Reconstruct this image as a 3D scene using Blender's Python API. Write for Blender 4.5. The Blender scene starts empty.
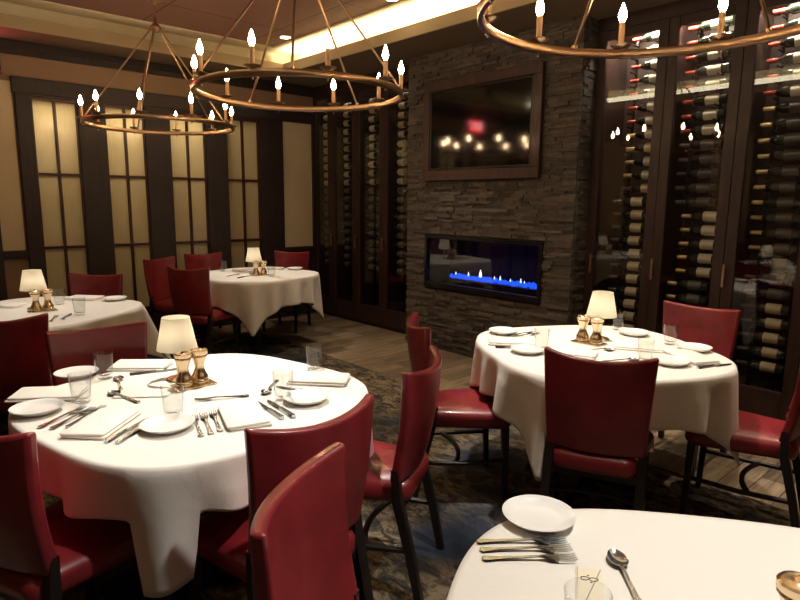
import bpy, math, random
from mathutils import Vector, Matrix
random.seed(7)
PI = math.pi
SC = bpy.context.scene
COL = SC.collection

# ------------------------------------------------------------------ materials
def newmat(name):
    m = bpy.data.materials.new(name); m.use_nodes = True
    nt = m.node_tree; nt.nodes.clear()
    return m, nt, nt.nodes.new('ShaderNodeOutputMaterial')
def principled(name, col, rough=.5, metal=0., coat=0., spec=.5, trans=0., ior=1.5, sheen=0.):
    m, nt, out = newmat(name)
    b = nt.nodes.new('ShaderNodeBsdfPrincipled')
    b.inputs['Base Color'].default_value = (*col, 1); b.inputs['Roughness'].default_value = rough
    b.inputs['Metallic'].default_value = metal; b.inputs['Coat Weight'].default_value = coat
    b.inputs['Coat Roughness'].default_value = .12
    b.inputs['Specular IOR Level'].default_value = spec
    b.inputs['Transmission Weight'].default_value = trans; b.inputs['IOR'].default_value = ior
    b.inputs['Sheen Weight'].default_value = sheen
    nt.links.new(b.outputs[0], out.inputs[0])
    return m, nt, b
def coords(nt, scale=(1, 1, 1), rot=(0, 0, 0), kind='Object'):
    tc = nt.nodes.new('ShaderNodeTexCoord'); mp = nt.nodes.new('ShaderNodeMapping')
    mp.inputs['Scale'].default_value = scale; mp.inputs['Rotation'].default_value = rot
    nt.links.new(tc.outputs[kind], mp.inputs[0]); return mp.outputs[0]
def noise(nt, vec, scale, detail=4, rough=.55, dist=0.):
    n = nt.nodes.new('ShaderNodeTexNoise'); n.inputs['Scale'].default_value = scale
    n.inputs['Detail'].default_value = detail; n.inputs['Roughness'].default_value = rough
    n.inputs['Distortion'].default_value = dist
    nt.links.new(vec, n.inputs['Vector']); return n.outputs['Fac']
def ramp(nt, fac, stops):
    r = nt.nodes.new('ShaderNodeValToRGB'); e = r.color_ramp.elements
    while len(e) < len(stops): e.new(.5)
    for k, (p, c) in enumerate(stops): e[k].position = p; e[k].color = (*c, 1)
    nt.links.new(fac, r.inputs[0]); return r.outputs[0]
def bump(nt, h, b, strength=.3, dist=.01):
    n = nt.nodes.new('ShaderNodeBump'); n.inputs['Strength'].default_value = strength
    n.inputs['Distance'].default_value = dist
    nt.links.new(h, n.inputs['Height']); nt.links.new(n.outputs[0], b.inputs['Normal'])
def mix_rgb(nt, fac, a, b):
    n = nt.nodes.new('ShaderNodeMix'); n.data_type = 'RGBA'
    for s, v in ((n.inputs['Factor'], fac), (n.inputs[6], a), (n.inputs[7], b)):
        if hasattr(v, 'links'): nt.links.new(v, s)
        else: s.default_value = v if not isinstance(v, tuple) else (*v, 1)
    return n.outputs[2]

M = {}
def emat(name, col, strength):
    m, nt, out = newmat(name); e = nt.nodes.new('ShaderNodeEmission')
    e.inputs[0].default_value = (*col, 1); e.inputs[1].default_value = strength
    nt.links.new(e.outputs[0], out.inputs[0]); return m

# red leather
def leather(name, col):
    m, nt, b = principled(name, col, .38, coat=.35, spec=.5)
    v = coords(nt)
    h = noise(nt, v, 160, 3); bump(nt, h, b, .12, .002)
    f = noise(nt, v, 7, 4)
    c = ramp(nt, f, [(.3, tuple(x*.72 for x in col)), (.7, tuple(min(1, x*1.2) for x in col))])
    nt.links.new(c, b.inputs['Base Color']); return m
M['leather'] = leather('red_leather', (.235, .019, .026))
M['seatleather'] = leather('red_seat_leather', (.24, .018, .024))
def wood(name, col, rough=.35, scale=(2, 2, .25), var=.5, coat=.2):
    m, nt, b = principled(name, col, rough, coat=coat)
    v = coords(nt, scale); f = noise(nt, v, 14, 6, .6, .6)
    c = ramp(nt, f, [(.3, tuple(x*(1-var) for x in col)), (.7, tuple(x*(1+var) for x in col))])
    nt.links.new(c, b.inputs['Base Color']); return m
M['darkwood'] = wood('dark_stained_wood', (.012, .007, .006), .5, coat=0.)
M['cabwood'] = wood('cabinet_wood', (.030, .0135, .011), .45, coat=.05)
M['casing'] = wood('window_casing_wood', (.020, .0115, .0125), .6, coat=0.)
M['mullion'] = principled('mullion_wood', (.045, .009, .006), .4)[0]
M['tvwood'] = wood('screen_frame_wood', (.045, .02, .014), .45)
def cloth(name, col):
    m, nt, b = principled(name, col, .85, sheen=.2, spec=.2)
    v = coords(nt); h = noise(nt, v, 5, 5, .6, .5); bump(nt, h, b, .22, .02); return m
M['cloth'] = cloth('white_tablecloth_linen', (.82, .795, .735))
M['napkin'] = cloth('white_napkin_linen', (.86, .83, .76))
M['china'] = principled('white_china', (.88, .88, .85), .22, coat=.5)[0]
M['silver'] = principled('silver_plate', (.48, .53, .60), .22, metal=1)[0]
M['brass'] = principled('polished_brass', (.82, .64, .42), .27, metal=1)[0]
M['copper'] = principled('aged_bronze', (.42, .28, .175), .3, metal=1)[0]
M['handle'] = principled('bronze_pull', (.50, .32, .18), .3, metal=1)[0]
M['black'] = principled('black_enamel', (.006, .006, .007), .3)[0]
M['blackmatte'] = principled('black_firebox', (.003, .003, .003), .8)[0]
M['screen'] = principled('black_screen_glass', (.004, .004, .005), .07, spec=.6)[0]
M['ivory'] = principled('candle_sleeve', (.62, .38, .2), .45)[0]
M['flame'] = emat('candle_bulb', (1, .64, .34), 95)
M['can'] = emat('downlight_lens', (1, .78, .48), 30)
M['led'] = emat('led_strip', (1, .72, .36), 6)
M['white_niche'] = principled('niche_paint', (.35, .32, .26), .8)[0]

def thin_glass(name, tint=(.96, .96, .95), f0=.04, rough=0., gain=1.):
    m, nt, out = newmat(name)
    t = nt.nodes.new('ShaderNodeBsdfTransparent'); t.inputs[0].default_value = (*tint, 1)
    g = nt.nodes.new('ShaderNodeBsdfGlossy'); g.inputs['Roughness'].default_value = rough
    lw = nt.nodes.new('ShaderNodeLayerWeight'); lw.inputs[0].default_value = .5
    pw = nt.nodes.new('ShaderNodeMath'); pw.operation = 'POWER'; pw.inputs[1].default_value = 4.
    nt.links.new(lw.outputs['Facing'], pw.inputs[0])
    ma = nt.nodes.new('ShaderNodeMath'); ma.operation = 'MULTIPLY_ADD'; ma.use_clamp = True
    ma.inputs[1].default_value = gain; ma.inputs[2].default_value = f0
    nt.links.new(pw.outputs[0], ma.inputs[0])
    mx = nt.nodes.new('ShaderNodeMixShader'); nt.links.new(ma.outputs[0], mx.inputs[0])
    nt.links.new(t.outputs[0], mx.inputs[1]); nt.links.new(g.outputs[0], mx.inputs[2])
    nt.links.new(mx.outputs[0], out.inputs[0]); return m
M['glass'] = thin_glass('cabinet_glass', (.93, .93, .93), .06, 0., .9)
M['tumbler'] = thin_glass('tumbler_glass', (.965, .97, .965), .055, .0, 1.0)
M['bottle'] = principled('dark_bottle_glass', (.012, .016, .010), .12, coat=.6)[0]
M['bottlelabel'] = principled('paper_bottle_label', (.62, .58, .46), .6)[0]
M['bottlelabel_old'] = principled('cream_bottle_label', (.50, .44, .30), .6)[0]
M['bottlelabel_dark'] = principled('dark_bottle_label', (.10, .095, .08), .5)[0]
M['foil_red'] = principled('red_foil', (.38, .045, .03), .3, metal=.4)[0]
M['foil_gold'] = principled('gold_foil', (.55, .42, .2), .3, metal=.7)[0]
M['foil_dark'] = principled('dark_foil', (.10, .08, .08), .3, metal=.5)[0]
M['metal_dark'] = principled('dark_rack_metal', (.02, .02, .02), .4, metal=.8)[0]

def pane_mat():
    m, nt, out = newmat('frosted_rice_glass')
    t = nt.nodes.new('ShaderNodeBsdfTranslucent'); d = nt.nodes.new('ShaderNodeBsdfDiffuse')
    g = nt.nodes.new('ShaderNodeBsdfGlossy'); g.inputs['Roughness'].default_value = .18
    v = coords(nt, (1, 60, 4)); f = noise(nt, v, 1.5, 4)
    c = ramp(nt, f, [(.3, (.66, .59, .42)), (.7, (.78, .70, .51))])
    nt.links.new(c, t.inputs[0]); d.inputs[0].default_value = (.55, .46, .30, 1)
    m1 = nt.nodes.new('ShaderNodeMixShader'); m1.inputs[0].default_value = .35
    nt.links.new(t.outputs[0], m1.inputs[1]); nt.links.new(d.outputs[0], m1.inputs[2])
    m2 = nt.nodes.new('ShaderNodeMixShader'); m2.inputs[0].default_value = .05
    nt.links.new(m1.outputs[0], m2.inputs[1]); nt.links.new(g.outputs[0], m2.inputs[2])
    nt.links.new(m2.outputs[0], out.inputs[0]); return m
M['pane'] = pane_mat()
def shade_mat():
    m, nt, out = newmat('cream_lamp_shade')
    t = nt.nodes.new('ShaderNodeBsdfTranslucent'); t.inputs[0].default_value = (.85, .76, .58, 1)
    d = nt.nodes.new('ShaderNodeBsdfDiffuse'); d.inputs[0].default_value = (.82, .76, .62, 1)
    m1 = nt.nodes.new('ShaderNodeMixShader'); m1.inputs[0].default_value = .6
    nt.links.new(t.outputs[0], m1.inputs[1]); nt.links.new(d.outputs[0], m1.inputs[2])
    nt.links.new(m1.outputs[0], out.inputs[0]); return m
M['shade'] = shade_mat()

def stone_mat():
    m, nt, b = principled('stacked_ledger_stone', (.1, .08, .06), .75, spec=.35)
    g = nt.nodes.new('ShaderNodeNewGeometry')
    c = ramp(nt, g.outputs['Random Per Island'], [(0, (.062, .054, .049)), (.35, (.105, .09, .078)), (.7, (.15, .128, .108)), (1, (.09, .083, .08))])
    v = coords(nt, (1, 1, 2.2)); f = noise(nt, v, 22, 6, .6)
    c2 = ramp(nt, f, [(.3, (.62, .62, .62)), (.7, (1.25, 1.22, 1.16))])
    mm = nt.nodes.new('ShaderNodeMix'); mm.data_type = 'RGBA'; mm.blend_type = 'MULTIPLY'
    mm.inputs['Factor'].default_value = 1
    nt.links.new(c, mm.inputs[6]); nt.links.new(c2, mm.inputs[7]); nt.links.new(mm.outputs[2], b.inputs['Base Color'])
    bump(nt, noise(nt, v, 30, 8, .65), b, .7, .012); return m
M['stone'] = stone_mat()
def paint(name, col, rough=.7, spec=.3):
    m, nt, b = principled(name, col, rough, spec=spec)
    v = coords(nt); bump(nt, noise(nt, v, 220, 2), b, .06, .002)
    f = noise(nt, v, 1.3, 3)
    c = ramp(nt, f, [(.3, tuple(x*.9 for x in col)), (.7, tuple(x*1.08 for x in col))])
    nt.links.new(c, b.inputs['Base Color']); return m
M['tan'] = paint('tan_wall_paint', (.27, .175, .115))
M['cream'] = paint('cream_wall_paint', (.62, .52, .35))
M['brownwall'] = paint('brown_wall_paint', (.09, .06, .045))
M['soffit'] = paint('soffit_paint', (.155, .115, .075))
M['lip'] = paint('cove_lip_paint', (.38, .29, .18))
M['covewhite'] = paint('cove_riser_paint', (.75, .66, .48))
def ceil_mat():
    m, nt, b = principled('ceiling_panels', (.12, .07, .055), .6)
    v = coords(nt)
    br = nt.nodes.new('ShaderNodeTexBrick'); br.offset = 0
    br.inputs['Scale'].default_value = 1; br.inputs['Mortar Size'].default_value = .006
    br.inputs['Brick Width'].default_value = 1.1; br.inputs['Row Height'].default_value = 1.1
    br.inputs['Color1'].default_value = (.27, .145, .118, 1); br.inputs['Color2'].default_value = (.24, .128, .105, 1)
    br.inputs['Mortar'].default_value = (.03, .018, .015, 1)
    nt.links.new(v, br.inputs['Vector']); nt.links.new(br.outputs[0], b.inputs['Base Color']); return m
M['ceiling'] = ceil_mat()
def floor_mat():
    m, nt, b = principled('plank_floor', (.3, .22, .15), .42)
    v = coords(nt, (1, 1, 1), (0, 0, PI/2))
    br = nt.nodes.new('ShaderNodeTexBrick'); br.offset = .43
    br.inputs['Scale'].default_value = 1; br.inputs['Mortar Size'].default_value = .003
    br.inputs['Brick Width'].default_value = 1.2; br.inputs['Row Height'].default_value = .14
    br.inputs['Color1'].default_value = (.31, .245, .17, 1); br.inputs['Color2'].default_value = (.13, .10, .074, 1)
    br.inputs['Mortar'].default_value = (.03, .022, .016, 1); br.inputs['Bias'].default_value = -.1
    nt.links.new(v, br.inputs['Vector'])
    f = noise(nt, coords(nt, (14, 1.2, 1)), 3, 6, .65, .4)
    c2 = ramp(nt, f, [(.35, (.5, .5, .52)), (.65, (1.35, 1.28, 1.18))])
    mm = nt.nodes.new('ShaderNodeMix'); mm.data_type = 'RGBA'; mm.blend_type = 'MULTIPLY'; mm.inputs['Factor'].default_value = 1
    nt.links.new(br.outputs[0], mm.inputs[6]); nt.links.new(c2, mm.inputs[7]); nt.links.new(mm.outputs[2], b.inputs['Base Color'])
    return m
M['floor'] = floor_mat()
def carpet_mat():
    m, nt, b = principled('patterned_carpet', (.05, .05, .06), .95, spec=.1)
    v = coords(nt)
    big = noise(nt, v, 1.15, 2, .5, .3)
    leaf = noise(nt, coords(nt, (1.0, 1.7, 1), (0, 0, .6)), 9.5, 6, .74, .9)
    leafc = ramp(nt, leaf, [(.38, (.025, .026, .03)), (.49, (.10, .08, .055)), (.58, (.26, .21, .145)), (.68, (.11, .09, .065))])
    fac = ramp(nt, big, [(.40, (0, 0, 0)), (.50, (1, 1, 1))])
    base = ramp(nt, noise(nt, v, 9, 4), [(.3, (.016, .023, .038)), (.75, (.045, .055, .078))])
    c = mix_rgb(nt, fac, base, leafc)
    nt.links.new(c, b.inputs['Base Color'])
    bump(nt, noise(nt, v, 300, 2), b, .4, .004); return m
M['carpet'] = carpet_mat()

# ------------------------------------------------------------------ mesh building
class MB:
    def __init__(s): s.v = []; s.f = []
    def add(s, vs, fs, mat=None):
        o = len(s.v)
        for p in vs:
            p = Vector(p); s.v.append(mat @ p if mat is not None else p)
        s.f += [tuple(i+o for i in f) for f in fs]; return s
    def box(s, x0, x1, y0, y1, z0, z1, mat=None):
        vs = [(x, y, z) for z in (z0, z1) for y in (y0, y1) for x in (x0, x1)]
        return s.add(vs, [(0, 2, 3, 1), (4, 5, 7, 6), (0, 1, 5, 4), (2, 6, 7, 3), (0, 4, 6, 2), (1, 3, 7, 5)], mat)
    def lathe(s, prof, n=24, mat=None):
        vs = []; fs = []; k = len(prof); idx = []
        for (r, z) in prof:
            if r < 1e-6: idx.append([len(vs)]); vs.append((0, 0, z))
            else:
                idx.append(list(range(len(vs), len(vs)+n)))
                vs += [(r*math.cos(2*PI*i/n), r*math.sin(2*PI*i/n), z) for i in range(n)]
        for a, b in zip(idx, idx[1:]):
            for i in range(n):
                j = (i+1) % n
                if len(a) == 1 and len(b) == 1: continue
                if len(a) == 1: fs.append((a[0], b[j], b[i]))
                elif len(b) == 1: fs.append((a[i], a[j], b[0]))
                else: fs.append((a[i], a[j], b[j], b[i]))
        return s.add(vs, fs, mat)
    def tube(s, pts, rad, n=8, closed=False, mat=None, flat=1.):
        pts = [Vector(p) for p in pts]; N = len(pts); vs = []; fs = []; up = None
        rr = rad if isinstance(rad, (list, tuple)) else [rad]*N
        for i, p in enumerate(pts):
            if closed: t = pts[(i+1) % N]-pts[i-1]
            else: t = pts[min(i+1, N-1)]-pts[max(i-1, 0)]
            t.normalize()
            if up is None:
                ref = Vector((0, 0, 1)) if abs(t.z) < .9 else Vector((0, 1, 0))
                a = t.cross(ref).normalized()
            else:
                a = (up - t*up.dot(t)).normalized()
            up = a; b = t.cross(a)
            for k in range(n):
                th = 2*PI*k/n + PI/n
                vs.append(p + (a*math.cos(th) + b*math.sin(th)*flat)*rr[i])
        R = N if closed else N-1
        for i in range(R):
            for k in range(n):
                j = (i+1) % N; l = (k+1) % n
                fs.append((i*n+k, i*n+l, j*n+l, j*n+k))
        if not closed:
            fs.append(tuple(range(n-1, -1, -1))); fs.append(tuple((N-1)*n+k for k in range(n)))
        return s.add(vs, fs, mat)
    def loops(s, loops, cap0=True, cap1=True, mat=None):
        n = len(loops[0]); vs = [p for L in loops for p in L]; fs = []
        for i in range(len(loops)-1):
            for k in range(n):
                l = (k+1) % n; fs.append((i*n+k, i*n+l, (i+1)*n+l, (i+1)*n+k))
        if cap0: fs.append(tuple(range(n-1, -1, -1)))
        if cap1: fs.append(tuple((len(loops)-1)*n+k for k in range(n)))
        return s.add(vs, fs, mat)
    def build(s, name, mat, parent=None, smooth=True, angle=40, bevel=0., seg=2, flip=False):
        me = bpy.data.meshes.new(name)
        me.from_pydata([tuple(p) for p in s.v], [], s.f)
        import bmesh
        bm = bmesh.new(); bm.from_mesh(me)
        bmesh.ops.recalc_face_normals(bm, faces=bm.faces)
        bm.to_mesh(me); bm.free()
        if smooth:
            me.polygons.foreach_set('use_smooth', [True]*len(me.polygons))
            me.set_sharp_from_angle(angle=math.radians(angle))
        o = bpy.data.objects.new(name, me); COL.objects.link(o)
        me.materials.append(M[mat] if isinstance(mat, str) else mat)
        if parent is not None: o.parent = parent
        if bevel:
            b = o.modifiers.new('bevel', 'BEVEL'); b.width = bevel; b.segments = seg
            b.limit_method = 'ANGLE'; b.angle_limit = math.radians(40); b.harden_normals = False
        return o

def tag(o, label, cat, group=None, kind=None):
    if label: o['label'] = label
    if cat: o['category'] = cat
    if group: o['group'] = group
    if kind: o['kind'] = kind
    return o
def empty(name, loc=(0, 0, 0), rz=0.):
    o = bpy.data.objects.new(name, None); COL.objects.link(o)
    o.location = loc; o.rotation_euler = (0, 0, rz); o.empty_display_size = .1
    return o
def struct(name, mb, mat, parent=None, **k):
    o = mb.build(name, mat, parent, **k); o['kind'] = 'structure'; return o
def copy_tree(o, parent=None):
    c = o.copy(); COL.objects.link(c)
    if parent is not None: c.parent = parent
    for ch in list(o.children):
        copy_tree(ch, c)
    return c
def place(o, first, loc, rz=0., label=None, group=None):
    c = o if first else copy_tree(o)
    c.location = loc; c.rotation_euler = (0, 0, rz)
    if label: c['label'] = label
    if group: c['group'] = group
    return c
ORD = 'first second third fourth fifth sixth seventh eighth ninth tenth eleventh twelfth thirteenth fourteenth fifteenth sixteenth seventeenth eighteenth nineteenth twentieth twenty-first twenty-second twenty-third twenty-fourth'.split()

# ------------------------------------------------------------------ room shell
XL, XR, YB, YF = -6.72, 2.4, -.52, 4.5       # left wall, right wall, rear wall, cabinet plane
ZS, ZL, ZC = 2.92, 3.02, 3.17                # soffit, top of cove lip, raised ceiling
TX0, TX1, TY0, TY1 = -6.2, 1.9, .24, 3.76    # tray opening
CY = 3.28                                    # edge of carpet
struct('floor', MB().box(XL-.3, XR+.2, YB-.2, 5.1, -.1, 0), 'floor', smooth=False)
struct('floor_carpet', MB().box(-6.1, XR, YB, CY, -.001, .006), 'carpet', smooth=False)
struct('ceiling', MB().box(XL-.2, XR+.2, YB-.2, 5.1, ZC, ZC+.08), 'ceiling', smooth=False)
def ring_boxes(mb, x0, x1, y0, y1, ox0, ox1, oy0, oy1, z0, z1):
    mb.box(ox0, ox1, oy0, y0, z0, z1); mb.box(ox0, ox1, y1, oy1, z0, z1)
    mb.box(ox0, x0, y0, y1, z0, z1); mb.box(x1, ox1, y0, y1, z0, z1); return mb
struct('ceiling_soffit', ring_boxes(MB(), TX0-.006, TX1+.006, TY0-.006, TY1+.006, XL-.2, XR+.2, YB-.2, 5.1, ZS, ZS+.03), 'soffit', smooth=False)
struct('trim_1', ring_boxes(MB(), TX0, TX1, TY0, TY1, TX0-.02, TX1+.02, TY0-.02, TY1+.02, ZS-.004, ZL), 'lip', smooth=False)
# riser of the cove behind the lip
struct('trim_2', ring_boxes(MB(), TX0-.18, TX1+.2, TY0-.2, TY1+.2, TX0-.22, TX1+.24, TY0-.24, TY1+.24, ZS+.03, ZC), 'covewhite', smooth=False)
struct('trim_9', ring_boxes(MB(), TX0+.06, TX1-.06, TY0+.16, TY1-.16, TX0-.2, TX1+.22, TY0-.22, TY1+.22, ZC-.012, ZC), 'covewhite', smooth=False)

# left wall with openings for four lit shoji windows
WIN = [(1.318, 1.712), (1.962, 2.354), (2.615, 3.020), (3.275, 3.695)]
WZ0, WZ1 = .30, 2.44
w = MB()
x0, x1 = XL-.12, XL
w.box(x0, x1, YB, WIN[0][0], 0, ZS); w.box(x0, x1, WIN[3][1], 5.1, 0, ZS)
for a, b in zip(WIN, WIN[1:]): w.box(x0, x1, a[1], b[0], 0, ZS)
for a, b in WIN: w.box(x0, x1, a, b, 0, WZ0); w.box(x0, x1, a, b, WZ1, ZS)
struct('wall_left', w, 'tan', smooth=False)
# dark casing around the windows
w = MB(); cx0, cx1 = XL, XL+.05
edges = [1.19] + [v for ab in WIN for v in ab] + [4.02]
for k in range(0, len(edges), 2): w.box(cx0, cx1, edges[k], edges[k+1], 0, 2.58)
w.box(cx0, cx1+.012, 1.17, 4.49, 2.46, 2.60)
for a, b in WIN: w.box(cx0, cx1, a, b, WZ1, 2.5); w.box(cx0, cx1, a, b, 0, WZ0)
struct('trim_3', w, 'casing', smooth=False, bevel=.004)
for k, (a, b) in enumerate(WIN):
    f = MB(); t = .011; m = (a+b)/2
    f.box(XL-.02, XL+.028, a, a+.012, WZ0, WZ1); f.box(XL-.02, XL+.028, b-.012, b, WZ0, WZ1)
    f.box(XL-.02, XL+.03, m-t, m+t, WZ0, WZ1)
    for z in (WZ0+.012, 1.013, 1.725, WZ1-.012): f.box(XL-.02, XL+.029, a, b, z-.013, z+.013)
    o = struct('window_%d' % (k+1), f, 'mullion', smooth=False)
    MB().box(XL-.012, XL-.004, a+.004, b-.004, WZ0, WZ1).build('pane', 'pane', o, smooth=False)
# the lit room beyond the frosted glass
n = MB(); n.box(-7.75, -7.70, .9, 4.1, 0, ZS); n.box(-7.75, XL-.12, .85, .9, 0, ZS); n.box(-7.75, XL-.12, 4.1, 4.15, 0, ZS)
n.box(-7.75, XL-.12, .85, 4.15, -.02, 0); n.box(-7.75, XL-.12, .85, 4.15, ZS-.1, ZS-.05)
struct('wall_beyond_windows', n, 'white_niche', smooth=False)
# right of the windows: cream panel in dark frame; wainscot
struct('wall_left_panel', MB().box(XL, XL+.02, 4.03, 4.46, .90, 2.46), 'cream', smooth=False)
w = MB(); w.box(XL, XL+.035, 4.02, 4.5, 0, .86); w.box(XL, XL+.06, 4.02, 4.5, .85, .905); w.box(XL, XL+.05, 4.455, 4.5, .9, 2.46)
struct('trim_4', w, 'casing', smooth=False, bevel=.004)
# left of the windows: cream wall over a rail
struct('wall_left_cream', MB().box(XL, XL+.015, .98, 1.17, 1.0, 2.56), 'cream', smooth=False)
struct('trim_5', MB().box(XL, XL+.045, .0, 1.19, .93, 1.0), 'casing', smooth=False, bevel=.004)
w = MB(); w.box(XL, XL+.05, .86, .98, 0, 2.6); w.box(XL, XL+.05, -.1, .0, 0, 2.6); w.box(XL, XL+.05, -.1, .98, 2.5, 2.6)
struct('trim_6', w, 'casing', smooth=False, bevel=.004)
struct('wall_left_doorway', MB().box(XL, XL+.015, .0, .86, 1.0, 2.5), 'cream', smooth=False)
w = MB(); w.box(XL, XL+.04, YB, 4.5, 2.85, ZS); w.box(XL, XL+.025, YB, 4.5, 2.80, 2.86)
struct('trim_7', w, 'casing', smooth=False, bevel=.004)
# rear and right walls, out of the photo but seen in the glass
struct('wall_rear', MB().box(XL-.1, XR+.1, YB-.12, YB, 0, ZC), 'brownwall', smooth=False)
struct('wall_right', MB().box(XR, XR+.12, YB, 5.1, 0, ZC), 'brownwall', smooth=False)
w = MB()
for x in (-5.6, -3.7, -1.9): w.box(x, x+.55, YB, YB+.02, .95, 2.5)
struct('wall_rear_panel', w, 'cream', smooth=False)
struct('wall_front', MB().box(XL-.1, XR+.1, 5.0, 5.1, 0, ZS), 'brownwall', smooth=False)
# frieze above the cabinets
w = MB(); w.box(XL, -4.69, YF-.005, YF+.45, 2.82, ZS); w.box(-2.70, XR, YF-.005, YF+.45, 2.82, ZS)
struct('trim_8', w, 'cabwood', smooth=False)

# ------------------------------------------------------------------ stone chimney breast
CX0, CX1, CYF = -4.69, -2.70, 4.315
FX0, FX1, FZ0, FZ1 = -4.405, -2.978, .635, 1.168
rs = random.Random(3)
w = MB()
w.box(CX0+.01, FX0, CYF+.01, 5.0, 0, ZS); w.box(FX1, CX1-.01, CYF+.01, 5.0, 0, ZS)
w.box(FX0, FX1, CYF+.01, 5.0, 0, FZ0); w.box(FX0, FX1, CYF+.01, 5.0, FZ1, ZS)
z = 0.
while z < ZS-.004:
    h = min(rs.choice((.018, .023, .028, .034)), ZS-z)
    x = CX0
    while x < CX1-.001:
        L = rs.uniform(.06, .23)
        if CX1-x-L < .08: L = CX1-x
        a, b = x, x+L
        segs = [(a, b)]
        if z+h > FZ0 and z < FZ1:
            segs = [(a, min(b, FX0)), (max(a, FX1), b)]
        d = rs.uniform(0, .022)
        for (p, q) in segs:
            if q-p > .01: w.box(p+.0008, q-.0008, CYF-d, CYF+.06, z+.0008, z+h-.0008)
        x += L
    y = CYF+.02
    w.box(CX1-.05, CX1+rs.uniform(-.004, .012), y, y+rs.uniform(.05, .12), z+.0008, z+h-.0008)
    w.box(CX1-.05, CX1+rs.uniform(-.004, .012), y+.06, 4.56, z+.0008, z+h-.0008)
    z += h
struct('wall_chimney', w, 'stone', smooth=False)

# ------------------------------------------------------------------ fireplace
fp = empty('fireplace', (0, 0, 0)); fp.location = ((FX0+FX1)/2, CYF, FZ0)
tag(fp, 'long black linear fireplace with blue lit glass set into the stone chimney', 'fireplace')
hw, hh = (FX1-FX0)/2, FZ1-FZ0
f = MB(); t = .035
f.box(-hw, hw, -.03, .02, 0, t+.02); f.box(-hw, hw, -.03, .02, hh-t, hh); f.box(-hw, -hw+t, -.03, .02, t+.02, hh-t); f.box(hw-t, hw, -.03, .02, t+.02, hh-t)
f.build('frame', 'black', fp, smooth=False, bevel=.004)
f = MB(); g = .34
f.box(-hw+.002, hw-.002, g, g+.02, .002, hh-.002); f.box(-hw+.002, -hw+.02, .02, g, .002, hh-.002); f.box(hw-.02, hw-.002, .02, g, .002, hh-.002)
f.box(-hw+.002, hw-.002, .02, g, .002, .03); f.box(-hw+.002, hw-.002, .02, g, hh-.03, hh-.002)
f.build('firebox', 'blackmatte', fp, smooth=False)
f = MB(); f.box(-hw+.21, hw-.03, .10, .24, .03, .10)
f.build('burner', 'black', fp, smooth=False, bevel=.006)
M['blueglass'] = emat('blue_lit_glass', (.012, .07, 1), 2.2)
f = MB(); rb = random.Random(5)
for k in range(420):
    x = rb.uniform(-hw+.23, hw-.05); yy = rb.uniform(.11, .23); s_ = rb.uniform(.008, .018)
    zz = .10+.035*rb.random()
    mt = Matrix.Translation((x, yy, zz)) @ Matrix.Rotation(rb.uniform(0, 6), 4, Vector((rb.random(), rb.random(), rb.random()+.1)).normalized())
    f.add([(s_, 0, 0), (-s_, 0, 0), (0, s_, 0), (0, -s_, 0), (0, 0, s_), (0, 0, -s_)], [(0, 2, 4), (2, 1, 4), (1, 3, 4), (3, 0, 4), (2, 0, 5), (1, 2, 5), (3, 1, 5), (0, 3, 5)], mt)
o = f.build('crushed_glass', 'blueglass', fp, smooth=False); o['kind'] = 'stuff'; o['label'] = 'blue glowing crushed glass'
M['blueflame'] = emat('blue_white_flame', (.55, .62, 1), 2.5); M['whiteflame'] = emat('white_flame', (1, .88, .75), 2.5)
for (dx, h, mm) in ((-.44, .04, 'blueflame'), (-.27, .05, 'blueflame'), (-.115, .085, 'whiteflame'), (.06, .04, 'blueflame'), (.13, .05, 'blueflame'), (.25, .035, 'blueflame'), (.37, .05, 'blueflame'), (.41, .03, 'blueflame')):
    r = h*.17
    MB().lathe([(0, 0), (r, h*.2), (r*.8, h*.5), (r*.3, h*.85), (0, h)], 10, Matrix.Translation((dx, .16, .128))).build('flame', mm, fp)
MB().box(-hw+t, hw-t, -.006, 0, t+.02, hh-t).build('glass_front', 'glass', fp, smooth=False)

# ------------------------------------------------------------------ television in its wooden surround
tv = empty('television', (-3.715, CYF-.047, 1.80))
tag(tv, 'black flat television with glossy dark screen recessed in a wooden frame above fireplace', 'television')
tw, th = .602, .737
f = MB(); b_ = .018
f.box(-tw, tw, -.016, .02, 0, b_); f.box(-tw, tw, -.016, .02, th-b_, th); f.box(-tw, -tw+b_, -.016, .02, b_, th-b_); f.box(tw-b_, tw, -.016, .02, b_, th-b_)
f.build('bezel', 'black', tv, smooth=False, bevel=.003)
MB().box(-tw+b_, tw-b_, -.012, .018, b_, th-b_).build('screen', 'screen', tv, smooth=False)
f = MB(); a0, a1, b0, b1 = -.69, .695, -.025, .0215
f.box(a0, a1, b0, b1, -.10, -.004); f.box(a0, a1, b0, b1, .741, .83); f.box(a0, -.606, b0, b1, -.004, .741); f.box(.606, a1, b0, b1, -.004, .741)
o = f.build('surround', 'tvwood', tv, smooth=False, bevel=.005); o['label'] = 'brown wooden surround'
# exit sign on the left wall, reflected in the screen
ex = empty('exit_sign', (XL+.045, .93, 2.70))
tag(ex, 'red lit exit sign hung high on the left wall, reflected in the television', 'sign')
M['exitred'] = emat('exit_red', (1, .02, .03), 16); M['exitwhite'] = emat('exit_white', (1, .75, .7), 14)
MB().box(-.025, .025, -.17, .17, -.1, .1).build('housing', 'black', ex, smooth=False, bevel=.004)
MB().box(.0252, .029, -.155, .155, -.085, .085).build('face', 'exitred', ex, smooth=False)
cu = bpy.data.curves.new('lettering', 'FONT'); cu.body = 'EXIT'; cu.size = .15; cu.align_x = 'CENTER'; cu.align_y = 'CENTER'; cu.extrude = .001
tmp = bpy.data.objects.new('lettering_curve', cu); COL.objects.link(tmp); bpy.context.view_layer.update()
lm = bpy.data.meshes.new_from_object(tmp.evaluated_get(bpy.context.evaluated_depsgraph_get())); bpy.data.objects.remove(tmp)
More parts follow.
